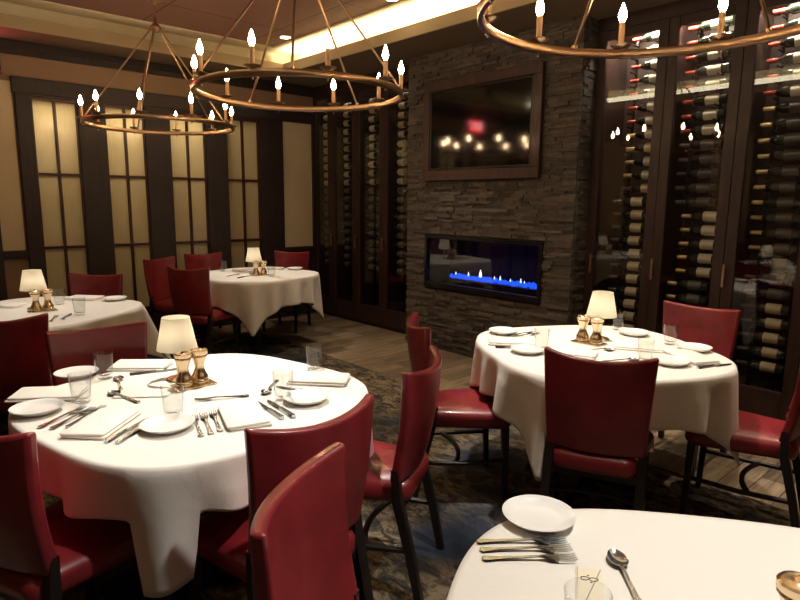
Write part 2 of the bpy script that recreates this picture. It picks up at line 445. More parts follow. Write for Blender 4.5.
lm.materials.clear(); lm.materials.append(M['exitwhite'])
o = bpy.data.objects.new('lettering', lm); COL.objects.link(o); o.parent = ex; o.location = (.031, 0, 0); o.rotation_euler = (PI/2, 0, PI/2)

# ------------------------------------------------------------------ wine cabinets
ZB, ZT = .16, 2.82
bott = MB().lathe([(0, 0), (.033, 0), (.0365, .004), (.0365, .175), (.034, .195), (.022, .216), (.0145, .232), (.0135, .295), (.015, .296), (.015, .302), (0, .302)], 14)
def bottle_proto(lab, foil):
    o = MB(); o.v = list(bott.v); o.f = list(bott.f)
    r = o.build('wine_bottle', 'bottle')
    MB().lathe([(.0369, .05), (.0371, .052), (.0371, .142), (.0369, .144)], 14).build('label', lab, r)
    MB().lathe([(.0140, .232), (.0155, .234), (.0152, .304), (.012, .306), (0, .306)], 12).build('capsule', foil, r)
    return r
KINDS = [('bottlelabel', 'foil_red'), ('bottlelabel_old', 'foil_dark'), ('bottlelabel_dark', 'foil_gold'), ('bottlelabel', 'foil_gold'), ('bottlelabel_dark', 'foil_dark')]
PROTO = [bottle_proto(*k) for k in KINDS]; USED = [False]*len(PROTO)
def put_bottle(kind, loc, neck, label, group):
    p = PROTO[kind]
    c = p if not USED[kind] else copy_tree(p); USED[kind] = True
    c.location = loc; c.rotation_euler = (0, PI/2*neck, 0)      # neck +1: towards +x
    tag(c, label, 'bottle', group)
def make_cabinet(xa, xb, label, door=True, hand='left', hoff=.0):
    c = empty('wine_cabinet', ((xa+xb)/2, YF, 0)); tag(c, label, 'cabinet', None)
    h = (xb-xa)/2 - .0015
    b = MB(); b.box(-h, h, .43, .45, 0, ZT); b.build('back_panel', 'cabwood', c, smooth=False)
    for s in (-1, 1):
        MB().box(s*h-.01*(s+1), s*h+.01*(1-s), .025, .43, 0, ZT).build('side_panel', 'cabwood', c, smooth=False)
    MB().box(-h+.02, h-.02, .025, .43, ZT-.02, ZT).build('top_panel', 'cabwood', c, smooth=False)
    MB().box(-h+.02, h-.02, .025, .43, 0, ZB-.02).build('plinth', 'cabwood', c, smooth=False)
    d = MB(); st = .074
    d.box(-h, -h+st, -.012, .022, .05, ZT-.002); d.box(h-st, h, -.012, .022, .05, ZT-.002)
    d.box(-h+st, h-st, -.01, .02, .05, .25); d.box(-h+st, h-st, -.01, .02, ZT-.07, ZT-.002)
    dr = d.build('door', 'cabwood', c, smooth=False, bevel=.004)
    MB().box(-h+st-.004, h-st+.004, .003, .009, .246, ZT-.066).build('pane', 'glass', dr, smooth=False)
    if door:
        hx = -h+hoff; k = MB()
        k.box(hx-.008, hx+.008, -.045, -.033, .925, 1.085); k.box(hx-.006, hx+.006, -.036, -.011, .94, .955); k.box(hx-.006, hx+.006, -.036, -.011, 1.055, 1.07)
        k.build('handle', 'handle', dr, smooth=False, bevel=.003)
    return c
def make_rack(xc, n, ztop, label, y=4.66):
    r = empty('bottle_rack', (xc, y, ZB-.018)); tag(r, label, 'rack')
    for s in (-.085, .085):
        p = MB(); p.box(s-.008, s+.008, .045, .06, 0, ztop-ZB+.03)
        for k in range(n):
            zz = ztop-.1027*k-.0365-(ZB-.02)
            zz -= .0042; p.box(s-.005, s+.005, -.04, .05, zz-.008, zz); p.box(s-.005, s+.005, -.044, -.038, zz-.008, zz+.006)
        p.build('rack_post', 'metal_dark', r, smooth=False)
    return r
RIGHT = [(-2.685, -2.12), (-2.12, -1.605), (-1.605, -1.085), (-1.085, -.50)]
LEFT = [(-6.70, -6.31), (-6.31, -5.81), (-5.81, -5.30), (-5.30, -4.705)]
RN = ['first', 'second', 'third', 'fourth']
for k, (a, b) in enumerate(RIGHT):
    make_cabinet(a, b, 'tall dark wood wine cabinet with glass door, %s to the right of the stone chimney' % RN[k], hoff=.062 if k == 0 else .014)
for k, (a, b) in enumerate(LEFT):
    make_cabinet(a, b, 'tall dark wine cabinet with glass door, %s' % ('beside the cream wall panel in the corner' if k == 0 else '%s from the corner, left of the chimney' % RN[k]), door=k > 0, hoff=.012)
YBT = 4.61
rk = random.Random(11)
for bay in range(3):
    base = (-2.205, -1.725, -1.19)[bay]
    xc = base-.15
    make_rack(xc, 24, 2.745, 'black metal bottle rack behind the %s glass door right of the chimney' % RN[bay], YBT)
    for i in range(24):
        zz = 2.745-.1027*i; xb = base
        if bay == 0:
            kd = 0 if i < 7 else (3 if i < 11 else 1)
            xb = base-.015 if i >= 12 else base+.058
        elif bay == 1:
            kd = 0 if i < 8 else (4 if i < 13 else (3 if i < 18 else 2))
            xb = base+.055 if 12 < i < 18 else base
        else:
            kd = 0 if i < 6 else (2 if i < 16 else (4 if i < 19 else 1))
        nm = {0: 'red capsule', 1: 'cream label', 2: 'gold capsule', 3: 'pale label', 4: 'dark label'}[kd]
        put_bottle(kd, (xb+rk.uniform(-.006, .006), YBT, zz), -1, 'wine bottle with %s, %s from top, %s glass door right of chimney' % (nm, ORD[i], RN[bay]), 'wine bottles in the cabinets right of the chimney')
for bay in range(4):
    base = (-6.655, -6.215, -5.72, -5.205)[bay]
    n = 20
    make_rack(base+.15, n, 2.645, 'black metal bottle rack behind the %s cabinet pane from the corner left of chimney' % RN[bay], YBT)
    for i in range(n):
        put_bottle(1 if i < 10 else 2, (base+rk.uniform(-.008, .008), YBT, 2.645-.1027*i), 1,  # lower rows take darker labels, painting in the light fading downwards
                   'dim wine bottle, %s from top in the %s column from the room corner' % (ORD[i], RN[bay]), 'wine bottles in the cabinets left of the chimney')

# ------------------------------------------------------------------ ceiling downlights
dl = empty('recessed_downlight'); tag(dl, '', 'downlight')
f = MB(); f.lathe([(.05, 0), (.062, -.006), (.066, -.004), (.066, 0)], 24); f.build('trim_ring', 'brass', dl)
f = MB(); f.lathe([(0, -.002), (.05, -.002), (.05, 0), (0, 0)], 24); f.build('lens', 'can', dl)
DL = [(-5.72, 3.50, 'small round lit downlight in the raised ceiling, beyond the middle chandelier'), (-4.05, 3.52, 'small round lit downlight in the raised ceiling, nearest the stone chimney'),
      (-2.2, 3.45, None), (-.6, 3.45, None), (-4.05, .5, None), (-2.2, .55, None), (-.6, .55, None)]
first = True
for (x, y, lab) in DL:
    if lab:
        place(dl, first, (x, y, ZC), 0, lab, 'downlights in the raised ceiling'); first = False

# ------------------------------------------------------------------ chandeliers
CR, CZ = .61, 2.13
def make_chandelier(ph, rph):
    c = empty('ring_chandelier')
    r = MB(); N = 96
    prof = [(CR-.008, -.018), (CR+.008, -.018), (CR+.011, -.012), (CR+.011, .012), (CR+.008, .018), (CR-.008, .018), (CR-.011, .012), (CR-.011, -.012), (CR-.008, -.018)]
    r.lathe(prof, N); r.build('ring', 'copper', c)
    ap = .80
    hub = MB(); hub.lathe([(0, ap-.03), (.02, ap-.03), (.045, ap-.01), (.05, ap+.01), (.03, ap+.03), (.014, ap+.05), (.012, ap+.09), (0, ap+.09)], 20)
    hub.build('hub', 'copper', c)
    for k in range(5):
        a = math.radians(rph+72*k); p0 = Vector((CR*math.cos(a), CR*math.sin(a), .02)); p1 = Vector((.035*math.cos(a), .035*math.sin(a), ap))
        m = MB(); m.tube([p0, p1], .007, 8)
        m.lathe([(0, -.012), (.012, -.008), (.014, 0), (.012, .01), (0, .014)], 10, Matrix.Translation(p0))
        m.build('rod', 'copper', c)
    for k in range(10):
        a = math.radians(ph+36*k); T = Matrix.Translation((CR*math.cos(a), CR*math.sin(a), 0))
        m = MB(); m.lathe([(0, -.034), (.006, -.03), (.004, -.024), (.008, -.018), (.008, .018), (.012, .022), (.03, .026), (.042, .034), (.044, .036), (.042, .037), (.028, .030), (.012, .030), (0, .03)], 20, T)
        cup = m.build('candle_cup', 'copper', c)
        MB().lathe([(.0125, .028), (.0125, .125), (.008, .128), (0, .128)], 14, T).build('candle_sleeve', 'ivory', cup)
        MB().lathe([(0, .126), (.008, .128), (.0155, .142), (.0175, .155), (.0145, .172), (.008, .190), (.003, .204), (0, .208)], 14, T).build('candle_bulb', 'flame', cup)
    ch = MB(); z = ap+.09; top = ZC-CZ-.03; k = 0
    while z < top-.005:
        a = 0 if k % 2 else PI/2
        pts = [Vector((math.cos(t)*.011*math.cos(a), math.cos(t)*.011*math.sin(a), z+.018+math.sin(t)*.021)) for t in [2*PI*i/12 for i in range(12)]]
        ch.tube(pts, .003, 6, closed=True); z += .033; k += 1
    ch.build('chain', 'copper', c)
    MB().lathe([(0, top-.008), (.02, top-.008), (.03, top+.004), (.066, top+.018), (.07, ZC-CZ), (0, ZC-CZ)], 24).build('canopy', 'copper', c)
    return c
for (x, ph, rp, lab) in ((-5.43, 2, 35, 'bronze ring chandelier with candle bulbs over the far tables by the lit windows'),
                         (-3.2, 17, 36, 'bronze ring chandelier with candle bulbs, in the middle, before the cove light'),
                         (-.98, 24, 7, 'bronze ring chandelier with candle bulbs, nearest and cut off by the top edge')):
    c = make_chandelier(ph, rp); c.location = (x, 2.05, CZ); tag(c, lab, 'chandelier', 'ring chandeliers hanging in a row')

# ------------------------------------------------------------------ dining chair
def make_chair():
    c = empty('dining_chair')
    def outline(inset, z, crown=0):
        pts = []; fw, bw, d = .228-inset, .172-inset, .222-inset
        N = 10; r = max(.015, .05-inset*.5)
        for (sx, sy, a0) in ((1, 1, 0), (-1, 1, 90), (-1, -1, 180), (1, -1, 270)):
            wd = fw if sy > 0 else bw
            cxx, cyy = sx*(wd-r), sy*(d-r)
            for i in range(N):
                a = math.radians(a0+90*i/(N-1)); x = cxx+r*math.cos(a); y = cyy+r*math.sin(a)
                if y > 0: y += .018*(1-(x/.228)**2)
                pts.append(Vector((x, y, z)))
        return pts
    s = MB(); s.loops([outline(.03, .372), outline(.008, .382), outline(0, .40), outline(0, .435), outline(.008, .452), outline(.028, .464)] + [[Vector((p.x*q, p.y*q, z)) for p in outline(.028, 0)] for q, z in ((.82, .473), (.6, .4785), (.35, .481), (.1, .482))])
    s.build('seat', 'seatleather', c, angle=60)
    b = MB(); nu, nv = 15, 10; F = []; B = []
    for j in range(nv):
        v = j/(nv-1); rowf = []; rowb = []
        for i in range(nu):
            u = 2*i/(nu-1)-1
            hw = .200+.024*v**1.2
            z = .468+.416*v+.018*u*u*v-.012*v*(1-u*u)*.6
            yc = -.200-.070*v-.022*math.sin(PI*v)*.6
            y = yc+.062*u*u*(.6+.4*v)
            tk = .040-.006*v
            x = hw*u
            rowf.append(Vector((x*(1-.03), y+tk*.5, z))); rowb.append(Vector((x, y-tk*.5, z)))
        F.append(rowf); B.append(rowb)
    loops = [list(reversed(B[j])) + F[j] for j in range(nv)]
    b.loops(loops)
    b.build('backrest', 'leather', c, bevel=.011, seg=3, angle=50)
    def leg(pts, rads):
        return MB().tube(pts, rads, 4)
    for sx in (-1, 1):
        leg([(sx*.190, -.268, 0), (sx*.189, -.228, .2), (sx*.188, -.178, .40), (sx*.186, -.168, .52)], [.020, .023, .025, .019]).build('leg', 'darkwood', c, angle=30)
        leg([(sx*.196, .205, 0), (sx*.196, .197, .2), (sx*.196, .19, .385)], [.017, .021, .026]).build('leg', 'darkwood', c, angle=30)
        MB().tube([(sx*.189, -.226, .205), (sx*.203, -.02, .2), (sx*.196, .197, .205)], .0125, 6).build('stretcher', 'darkwood', c)
    pts = [Vector((.2*q, -.06+.05*(1-q*q), .2)) for q in [i/7-1 for i in range(15)]]
    MB().tube(pts, .0125, 6).build('stretcher', 'darkwood', c)
    rl = MB(); rl.box(-.185, .185, -.195, -.165, .35, .39); rl.build('seat_rail', 'darkwood', c, smooth=False)
    return c
CH = make_chair(); tag(CH, '', 'chair')
# (x, y, facing vector, label)
CHAIRS = [
 ((-1.995, .385), (-.38, .92), 'red leather dining chair cut off by the lower left corner of the photo'),
 ((-1.60, .91), (-1, -.04), 'red leather chair seen from behind at the left front table, before the forks and knives'),
 ((-.855, .775), (.83, .56), 'bright red leather chair back closest to us, left of the closest table'),
 ((-1.79, 1.445), (-.85, -.53), 'red chair seen side-on at the right of the left front table'),
 ((-2.04, 2.264), (.58, .81), 'red leather chair left of the right-hand table, seat turned to the fireplace'),
 ((-1.295, 2.365), (-.41, .91), 'dark maroon chair back seen square from behind before the right-hand table'),
 ((-1.42, 3.47), (0, -1), 'red chair beyond the right-hand table, its lit back against the wine cabinets'),
 ((-.925, 3.06), (-.975, -.2), 'red chair at the right edge with bright glossy seat, beside the right-hand table'),
 ((-2.80, .78), (.985, -.05), 'brownish red chair behind the left front table, glossy top edge facing us'),
 ((-3.80, .56), (-.93, .36), 'very dark chair back at the left edge, drawn up to the left rear table'),
 ((-5.03, 1.22), (.7, -.7), 'dim red chair on the far side of the left rear table, below the lit windows'),
 ((-5.33, 2.33), (-.5, .87), 'dark chair seen from behind at the far table, its seat showing beside the cloth'),
 ((-6.03, 2.36), (.88, .47), 'dark leaning chair left of the far table, half hidden by the chair in front'),
 ((-6.02, 3.62), (.6, -.8), 'dim red chair beyond the far table, below the cream wall panel'),
 ((-6.28, 2.85), (1, .0), 'dim chair back of the far table against the third lit window'),
]
for k, ((x, y), (fx, fy), lab) in enumerate(CHAIRS):
    place(CH, k == 0, (x, y, .006 if y < CY-.2 else .006), math.atan2(fy, fx)-PI/2, lab, 'red leather dining chairs around the tables')

# ------------------------------------------------------------------ tables and cloths
TR = .625; ZTAB = .742
def sup(u, a=.575, n=3.1):        # rounded square, corners at u = 45 deg
    return a/(abs(math.cos(u))**n+abs(math.sin(u))**n)**(1/n)
def make_table():
    t = empty('dining_table')
    def lp(ins, z): return [Vector(((sup(2*PI*i/96)-ins)*math.cos(2*PI*i/96), (sup(2*PI*i/96)-ins)*math.sin(2*PI*i/96), z)) for i in range(96)]
    m = MB(); m.loops([lp(.016, ZTAB-.03), lp(.01, ZTAB-.026), lp(.01, ZTAB-.004), lp(.016, ZTAB)]); m.build('tabletop', 'darkwood', t)
    MB().lathe([(0, .03), (.05, .03), (.042, .1), (.04, .6), (.06, .68), (.1, ZTAB-.03), (0, ZTAB-.03)], 24).build('pedestal', 'darkwood', t)
    for k in range(4):
        a = PI/4+k*PI/2
        MB().tube([(.03*math.cos(a), .03*math.sin(a), .06), (.2*math.cos(a), .2*math.sin(a), .045), (.34*math.cos(a), .34*math.sin(a), .018)], [.03, .024, .016], 6).build('foot', 'darkwood', t)
    return t
TB = make_table(); tag(TB, '', 'table')
def make_cloth(seed, S, phi0, flap, flare=0.):
    r = random.Random(seed); mb = MB(); N = 288
    ph = [r.uniform(0, 6.28) for _ in range(6)]
    rings = [.2, .4, .6, .8, .92, .968, .99]
    hangs = [i/16 for i in range(1, 17)]
    zt = ZTAB+.006
    loops = []
    A = [2*PI*i/N for i in range(N)]
    RA = [sup(a) for a in A]                       # object turned by the table angle; corners at 45 deg
    for q in rings:
        loops.append([Vector((q*R*math.cos(a), q*R*math.sin(a), zt+(.0010*math.sin(3*a+ph[0])+.0008*math.sin(7*a+9*q+ph[1]))*q)) for a, R in zip(A, RA)])
    wav = []
    for a, R in zip(A, RA):
        m = max(abs(math.cos(a)), abs(math.sin(a)))
        Lx = min(S/m, S*1.39)
        k = (a-PI/4)/(PI/2); k = k-round(k)        # 0 at a corner, +-.5 at mid side
        if flap:                                   # corner folded in, hanging as a narrow flap
            q = min(1, max(0, (.100-abs(k))/.03)); q = q*q*(3-2*q)
            Lx = R+(.165+.012*math.sin(5*a)) + q*(.225-.03*k/.15)
        fold = .5*math.cos(2*PI*k*4.0+ph[5]*.2)+.34*math.sin(9*a+ph[2])+.26*math.sin(14*a+ph[3])+.16*math.sin(23*a+ph[4])
        wav.append((Lx-R, k, fold))
    for h in hangs:
        L = []
        for a, R, (hang, k, fold) in zip(A, RA, wav):
            d = hang*h
            bend = 1-math.exp(-d/.012)
            amp = .20*d*min(1, d/.09)*(1-.75*math.exp(-(k/.12)**2))
            rr = R*.99+.008*bend-.02*d+amp*fold
            rr += flare*d*math.exp(-(k/.2)**2)
            rr += .06*d*(math.exp(-(k/.05)**2)-.8*math.exp(-((abs(k)-.13)/.05)**2))
            L.append(Vector((rr*math.cos(a), rr*math.sin(a), zt-d*.985-.001*bend)))
        loops.append(L)
    mb.loops(loops, cap0=False, cap1=False)
    o0 = len(mb.v); mb.v.append(Vector((0, 0, zt)))
    for i in range(N): mb.f.append((o0, i, (i+1) % N))
    o = mb.build('tablecloth', 'cloth', None, angle=85)
    s = o.modifiers.new('solid', 'SOLIDIFY'); s.thickness = .0016; s.offset = 1
    return o
T = dict(T1=(-2.16, .91), T2=(-1.575, 2.78), T3=(-5.5, 2.95), T4=(-4.55, .83), T5=(-.165, .99))
TINFO = [('T1', .755, -33, 'the left front table with five glasses'), ('T2', .80, -77, 'the right-hand table before the wine cabinets'),
         ('T3', .83, -31, 'the far table in the corner'), ('T4', .82, 78, 'the left rear table at the left edge'), ('T5', .80, 172, 'the closest table at the bottom right')]
for k, (n, S, ang, lab) in enumerate(TINFO):
    x, y = T[n]
    rz = math.radians(ang)-PI/4
    place(TB, k == 0, (x, y, .006), rz, 'dark table under the cloth of ' + lab, 'cloth covered dining tables')
    c = make_cloth(20+k, S, rz, n == 'T1', {'T4': .35, 'T2': .06}.get(n, 0.)); c.location = (x, y, .006); c.rotation_euler = (0, 0, rz)
    tag(c, 'white linen tablecloth draped over ' + lab, 'tablecloth', 'white tablecloths')
ZT0 = ZTAB+.006+.006+.0035     # top surface of the cloth

# ------------------------------------------------------------------ table setting prototypes
def proto_lamp():
    l = empty('table_lamp')
    MB().lathe([(0, 0), (.048, 0), (.05, .004), (.044, .009), (.014, .014), (.008, .02), (.007, .13), (.011, .136), (0, .14)], 24).build('base', 'brass', l)
    s = MB(); s.lathe([(.0795, .130), (.081, .130), (.0545, .263), (.053, .263)], 40)
    s.build('lamp_shade', 'shade', l)
    return l
def proto_mill(kind):
    m = empty('pepper_mill' if kind == 'pepper' else 'salt_shaker')
    MB().lathe([(0, 0), (.027, 0), (.029, .003), (.029, .012), (.0265, .015), (.029, .018), (.028, .026), (.022, .036), (.0165, .052), (.0155, .062), (.0175, .074), (.0235, .092), (.0255, .098), (0, .098)], 28).build('body', 'brass', m)
    if kind == 'pepper': p = [(0, .098), (.0255, .0985), (.028, .101), (.0265, .105), (.029, .108), (.029, .118), (.026, .121), (.024, .119), (.010, .119), (.007, .121), (.006, .128), (0, .129)]
    else: p = [(0, .098), (.0255, .0985), (.028, .101), (.0265, .105), (.029, .108), (.029, .121), (.027, .123), (.025, .120), (0, .119)]
    MB().lathe(p, 28).build('cap', 'brass', m)
    for ch in m.children: ch.scale = (1.18, 1.18, 1.12)
    return m
def proto_glass():
    N = 48; m = MB(); loops = []
    def lp(r, z, fl): return [Vector((r*(1-fl*(.5-.5*abs(math.cos(6*2*PI*i/N)))) * math.cos(2*PI*i/N), r*(1-fl*(.5-.5*abs(math.cos(6*2*PI*i/N)))) * math.sin(2*PI*i/N), z)) for i in range(N)]
    for r, z, fl in ((.027, 0, 0), (.0305, .002, .06), (.0325, .03, .10), (.035, .06, .09), (.037, .082, .02), (.0385, .107, 0), (.0388, .1085, 0), (.0372, .1088, 0), (.0362, .085, 0), (.033, .05, 0), (.0298, .02, 0), (.025, .016, 0)):
        loops.append(lp(r, z, fl))
    m.loops(loops); return m.build('tumbler', 'tumbler', None, angle=50)
def proto_plate():
    return MB().lathe([(0, .001), (.05, .001), (.053, 0), (.060, .003), (.078, .014), (.0845, .020), (.0855, .0215), (.084, .0215), (.075, .0155), (.06, .0075), (.052, .006), (0, .0055)], 56).build('bread_plate', 'china', None)
def slab(mb, sx, sy, z0, z1, r=.006, seed=0, wob=.003):
    rr = random.Random(seed); N = 6
    def lp(ins, z):
        pts = []
        for (sgx, sgy, a0) in ((1, 1, 0), (-1, 1, 90), (-1, -1, 180), (1, -1, 270)):
            for i in range(N):
                a = math.radians(a0+90*i/(N-1))
                x = sgx*(sx-r)+(r-ins)*math.cos(a); y = sgy*(sy-r)+(r-ins)*math.sin(a)
                pts.append(Vector((x+wob*math.sin(y*30+seed), y+wob*math.sin(x*22+seed*2), z)))
        return pts
    h = z1-z0
    mb.loops([lp(.004, z0), lp(0, z0+h*.3), lp(0, z0+h*.7), lp(.004, z1)])
def proto_napkin(seed):
    m = MB(); slab(m, .122, .072, 0, .0085, .012, seed, .004)
    m2 = MB(); slab(m2, .1205, .0715, .0075, .017, .014, seed+1, .005)
    m.add(m2.v, m2.f, Matrix.Rotation(.015, 4, 'Z'))
    return m.build('folded_napkin', 'napkin', None, angle=60)
def strip(mb, prof, th=.0022, mat=None):
    # prof: (x, half width, z) along the length
    vs = []; fs = []
    for (x, w, z) in prof: vs += [(x, -w, z-th/2), (x, w, z-th/2), (x, w*.8, z+th/2), (x, -w*.8, z+th/2)]
    n = len(prof)
    for i in range(n-1):
        for k in range(4):
            l = (k+1) % 4; fs.append((i*4+k, i*4+l, (i+1)*4+l, (i+1)*4+k))
    fs.append((3, 2, 1, 0)); e = (n-1)*4; fs.append((e, e+1, e+2, e+3))
    mb.add(vs, fs, mat)
HANDLE = [(-.098, .007, .003), (-.094, .0105, .003), (-.082, .0095, .003), (-.06, .006, .004), (-.02, .0042, .006), (.02, .0036, .0085)]
def proto_fork():
    m = MB(); strip(m, HANDLE+[(.035, .006, .008), (.045, .0115, .006), (.055, .0125, .0045), (.062, .0125, .004)], .003)
    for k in (-1.5, -.5, .5, 1.5):
        T_ = Matrix.Translation((0, k*.0072, 0))
        strip(m, [(.060, .0021, .004), (.08, .0017, .0045), (.096, .0012, .007), (.1, .0005, .008)], .0024, T_)
    return m.build('dinner_fork', 'silver', None, angle=35)
def proto_knife():
    m = MB(); strip(m, [(-.11, .008, .0045), (-.105, .0105, .0045), (-.07, .0085, .0045), (-.02, .0075, .0045), (-.008, .0085, .0045), (-.004, .006, .0045)], .009)
    strip(m, [(-.006, .006, .0035), (.0, .0095, .003), (.07, .0105, .0022), (.095, .008, .0022), (.108, .002, .0022)], .0018)
    return m.build('table_knife', 'silver', None, angle=35)
def proto_spoon():
    m = MB(); strip(m, HANDLE+[(.04, .004, .008)], .003)
    nu, nv = 16, 6; vs = []; fs = []
    for s_ in (0, 1):
        for j in range(nv+1):
            q = j/nv
            for i in range(nu):
                a = 2*PI*i/nu; x = .066+.031*q*math.cos(a); y = .0205*q*math.sin(a)*(1-.18*math.cos(a))
                z = .0085-.0080*(1-q*q)**.8+(.0016 if s_ else 0)
                vs.append((x, y, z))
    off = (nv+1)*nu
    for s_ in (0, 1):
        for j in range(nv):
            for i in range(nu):
                l = (i+1) % nu; p = s_*off
                fs.append((p+j*nu+i, p+j*nu+l, p+(j+1)*nu+l, p+(j+1)*nu+i))
    for i in range(nu):
        l = (i+1) % nu; fs.append((nv*nu+i, nv*nu+l, off+nv*nu+l, off+nv*nu+i))
    m.add(vs, fs)
    return m.build('table_spoon', 'silver', None, angle=50)
P = dict(lamp=proto_lamp(), pepper=proto_mill('pepper'), salt=proto_mill('salt'), glass=proto_glass(), plate=proto_plate(), napkin=proto_napkin(1), fork=proto_fork(), knife=proto_knife(), spoon=proto_spoon())
CAT = dict(lamp='lamp', pepper='pepper mill', salt='salt shaker', glass='glass', plate='plate', napkin='napkin', fork='fork', knife='knife', spoon='spoon')
GRP = dict(lamp='small table lamps', pepper='brass pepper mills', salt='brass salt shakers', glass='clear water tumblers', plate='white bread plates', napkin='folded white napkins', fork='silver forks', knife='silver knives', spoon='silver spoons')
for k in P: tag(P[k], '', CAT[k])
DONE = set()
def put(kind, x, y, label, ang=0., z=0., tilt=0.):
    o = P[kind] if kind not in DONE else copy_tree(P[kind]); DONE.add(kind)
    o.location = (x, y, ZT0+z); o.rotation_euler = (0, tilt, ang); tag(o, label, CAT[kind], GRP[kind]); return o
def along(kind, a, b, label, z=0.):
    (ax, ay), (bx, by) = a, b
    return put(kind, (ax+bx)/2, (ay+by)/2, label, math.atan2(by-ay, bx-ax), z)
TRAYS = []
def put_tray(x, y, ang, label):
    if not TRAYS:
        m = MB(); slab(m, .085, .05, 0, .004, .01, 3, 0.); TRAYS.append(m.build('brass_tray', 'brass', None)); o = TRAYS[0]
    else: o = copy_tree(TRAYS[0])
    o.location = (x, y, ZT0); o.rotation_euler = (0, 0, ang); tag(o, label, 'tray', 'brass trays under the mills')
put_tray(-2.297, .94, PI/2, 'small brass tray under the mills of the left front table')
put_tray(-1.66, 2.86, 0, 'small brass tray under the mills of the right-hand table')
put_tray(-5.347, 2.925, PI/2, 'small brass tray under the mills of the far table')
put_tray(-4.505, .85, PI/2, 'small brass tray under the mills of the left rear table')
# --- left front table
put('lamp', -2.415, .93, 'cream shaded table lamp on the left front table')
put('pepper', -2.295, .905, 'brass pepper mill before the lamp on the left front table', 0, .0042)
put('salt', -2.30, .972, 'brass salt shaker at the right of the pepper mill on the left front table', 0, .0042)
for (x, y), d in zip([(-2.36, .545), (-2.625, .70), (-2.00, .745), (-1.905, 1.125), (-2.19, 1.455)],
                     ['clear tumbler behind the left plate and forks of the front table', 'clear tumbler against the brownish red chair back, front table', 'clear tumbler behind the middle bread plate of the front table',
                      'clear tumbler beside the right bread plate of the front table', 'clear tumbler farthest right, at the back edge of the front table']):
    put('glass', x, y, d)
for (x, y), d in zip([(-2.345, .40), (-1.895, .685), (-1.835, 1.18), (-2.73, .62)],
                     ['white bread plate at the left edge of the front table', 'white bread plate at the middle front of the front table, under a tumbler', 'white bread plate at the right of the front table', 'white bread plate at the back left of the front table']):
    put('plate', x, y, d)
put('napkin', -2.515, .47, 'folded white napkin behind the left bread plate', 1.0)
put('napkin', -2.065, .535, 'folded white napkin between the left forks and the two knives', 2.35)
put('napkin', -2.70, .875, 'folded white napkin left of the lamp at the back of the front table', .9)
put('napkin', -1.835, .925, 'folded white napkin in front of the dark chair back, front table', 1.75+1.1)
put('napkin', -2.015, 1.365, 'folded white napkin at the right end of the front table', .75)
cd = MB(); slab(cd, .10, .07, 0, .004, .003, 9, 0); o = cd.build('menu_card', 'napkin'); o.location = (-2.33, .765, ZT0); o.rotation_euler = (0, 0, .95)
tag(o, 'flat white card lying at the centre of the left front table', 'card')
along('fork', (-2.157, .347), (-2.294, .555), 'silver fork leftmost of the three at the left plate')
along('fork', (-2.121, .377), (-2.264, .574), 'silver fork in the middle of the three at the left plate')
along('fork', (-2.105, .425), (-2.255, .602), 'silver fork beside the napkin, last of the three at the left plate')
along('fork', (-1.748, .736), (-1.957, .797), 'silver fork beside the middle bread plate, first of three')
along('fork', (-1.747, .768), (-1.955, .829), 'silver fork in the centre of three beside the middle bread plate')
along('fork', (-1.758, .803), (-1.950, .862), 'silver fork next to the right napkin, last of three')
along('knife', (-1.899, .497), (-2.03, .672), 'silver knife lying right against the front napkin')
along('knife', (-1.872, .522), (-2.00, .694), 'silver knife on the side away from the front napkin')
along('knife', (-1.728, 1.015), (-1.950, 1.034), 'silver knife beside the right napkin')
along('knife', (-1.715, 1.052), (-1.935, 1.073), 'silver knife nearest the right bread plate of the front table')
along('spoon', (-2.42, .70), (-2.58, .74), 'silver spoon standing out dark between the two left tumblers')
along('spoon', (-2.22, .70), (-2.40, .655), 'silver spoon lying before the white card')
along('fork', (-2.025, 1.045), (-2.10, .865), 'silver dessert fork lying alone in front of the mills')
along('fork', (-2.865, 1.035), (-2.71, 1.00), 'silver fork behind the lamp on the front table')
along('fork', (-2.85, 1.075), (-2.69, 1.04), 'silver fork at the back rim behind the lamp')
along('knife', (-2.60, .80), (-2.56, 1.00), 'silver knife between the back napkin and the mills')
along('spoon', (-2.10, 1.20), (-2.02, 1.12), 'silver spoon behind the right tumbler on the front table')
along('knife', (-1.90, 1.25), (-2.02, 1.20), 'silver knife under the edge of the right end napkin')
# --- right-hand table
put('lamp', -1.665, 2.985, 'cream shaded table lamp on the right-hand table')
put('pepper', -1.70, 2.862, 'brass pepper mill left of the lamp on the right-hand table', 0, .0042)
put('salt', -1.617, 2.858, 'brass salt shaker before the lamp on the right-hand table', 0, .0042)
for (x, y), d in zip([(-1.733, 2.53), (-1.73, 3.30), (-1.361, 3.17), (-1.275, 2.71)],
                     ['clear tumbler at the left of the right-hand table by the forks', 'clear tumbler beside the lamp shade at the back of the right-hand table', 'clear tumbler before the lit red chair back', 'clear tumbler over the right end of the dark maroon chair']):
    put('glass', x, y, d)
for (x, y), d in zip([(-2.10, 2.69), (-1.745, 2.43), (-1.18, 2.77), (-1.69, 3.26), (-1.22, 3.13)],
                     ['white bread plate at the left rim of the right-hand table', 'white bread plate left of the dark maroon chair top', 'white bread plate right of the dark maroon chair top', 'white bread plate at the back rim behind the lamp', 'white bread plate at the right rim, before the lit red chair']):
    if d.startswith('white bread plate at the back rim'): x, y = -1.60, 3.24
    put('plate', x, y, d)
put('napkin', -1.925, 2.53, 'folded white napkin at the left of the right-hand table', .7)
put('napkin', -1.16, 2.95, 'folded white napkin at the right end of the right-hand table', 2.6)
put('napkin', -1.43, 2.95, 'folded white napkin at the middle right of the right-hand table', .5)
put('napkin', -1.585, 2.575, 'folded white napkin just behind the dark maroon chair', .4)
along('fork', (-2.035, 2.64), (-2.00, 2.83), 'silver fork nearest the left bread plate on the right-hand table')
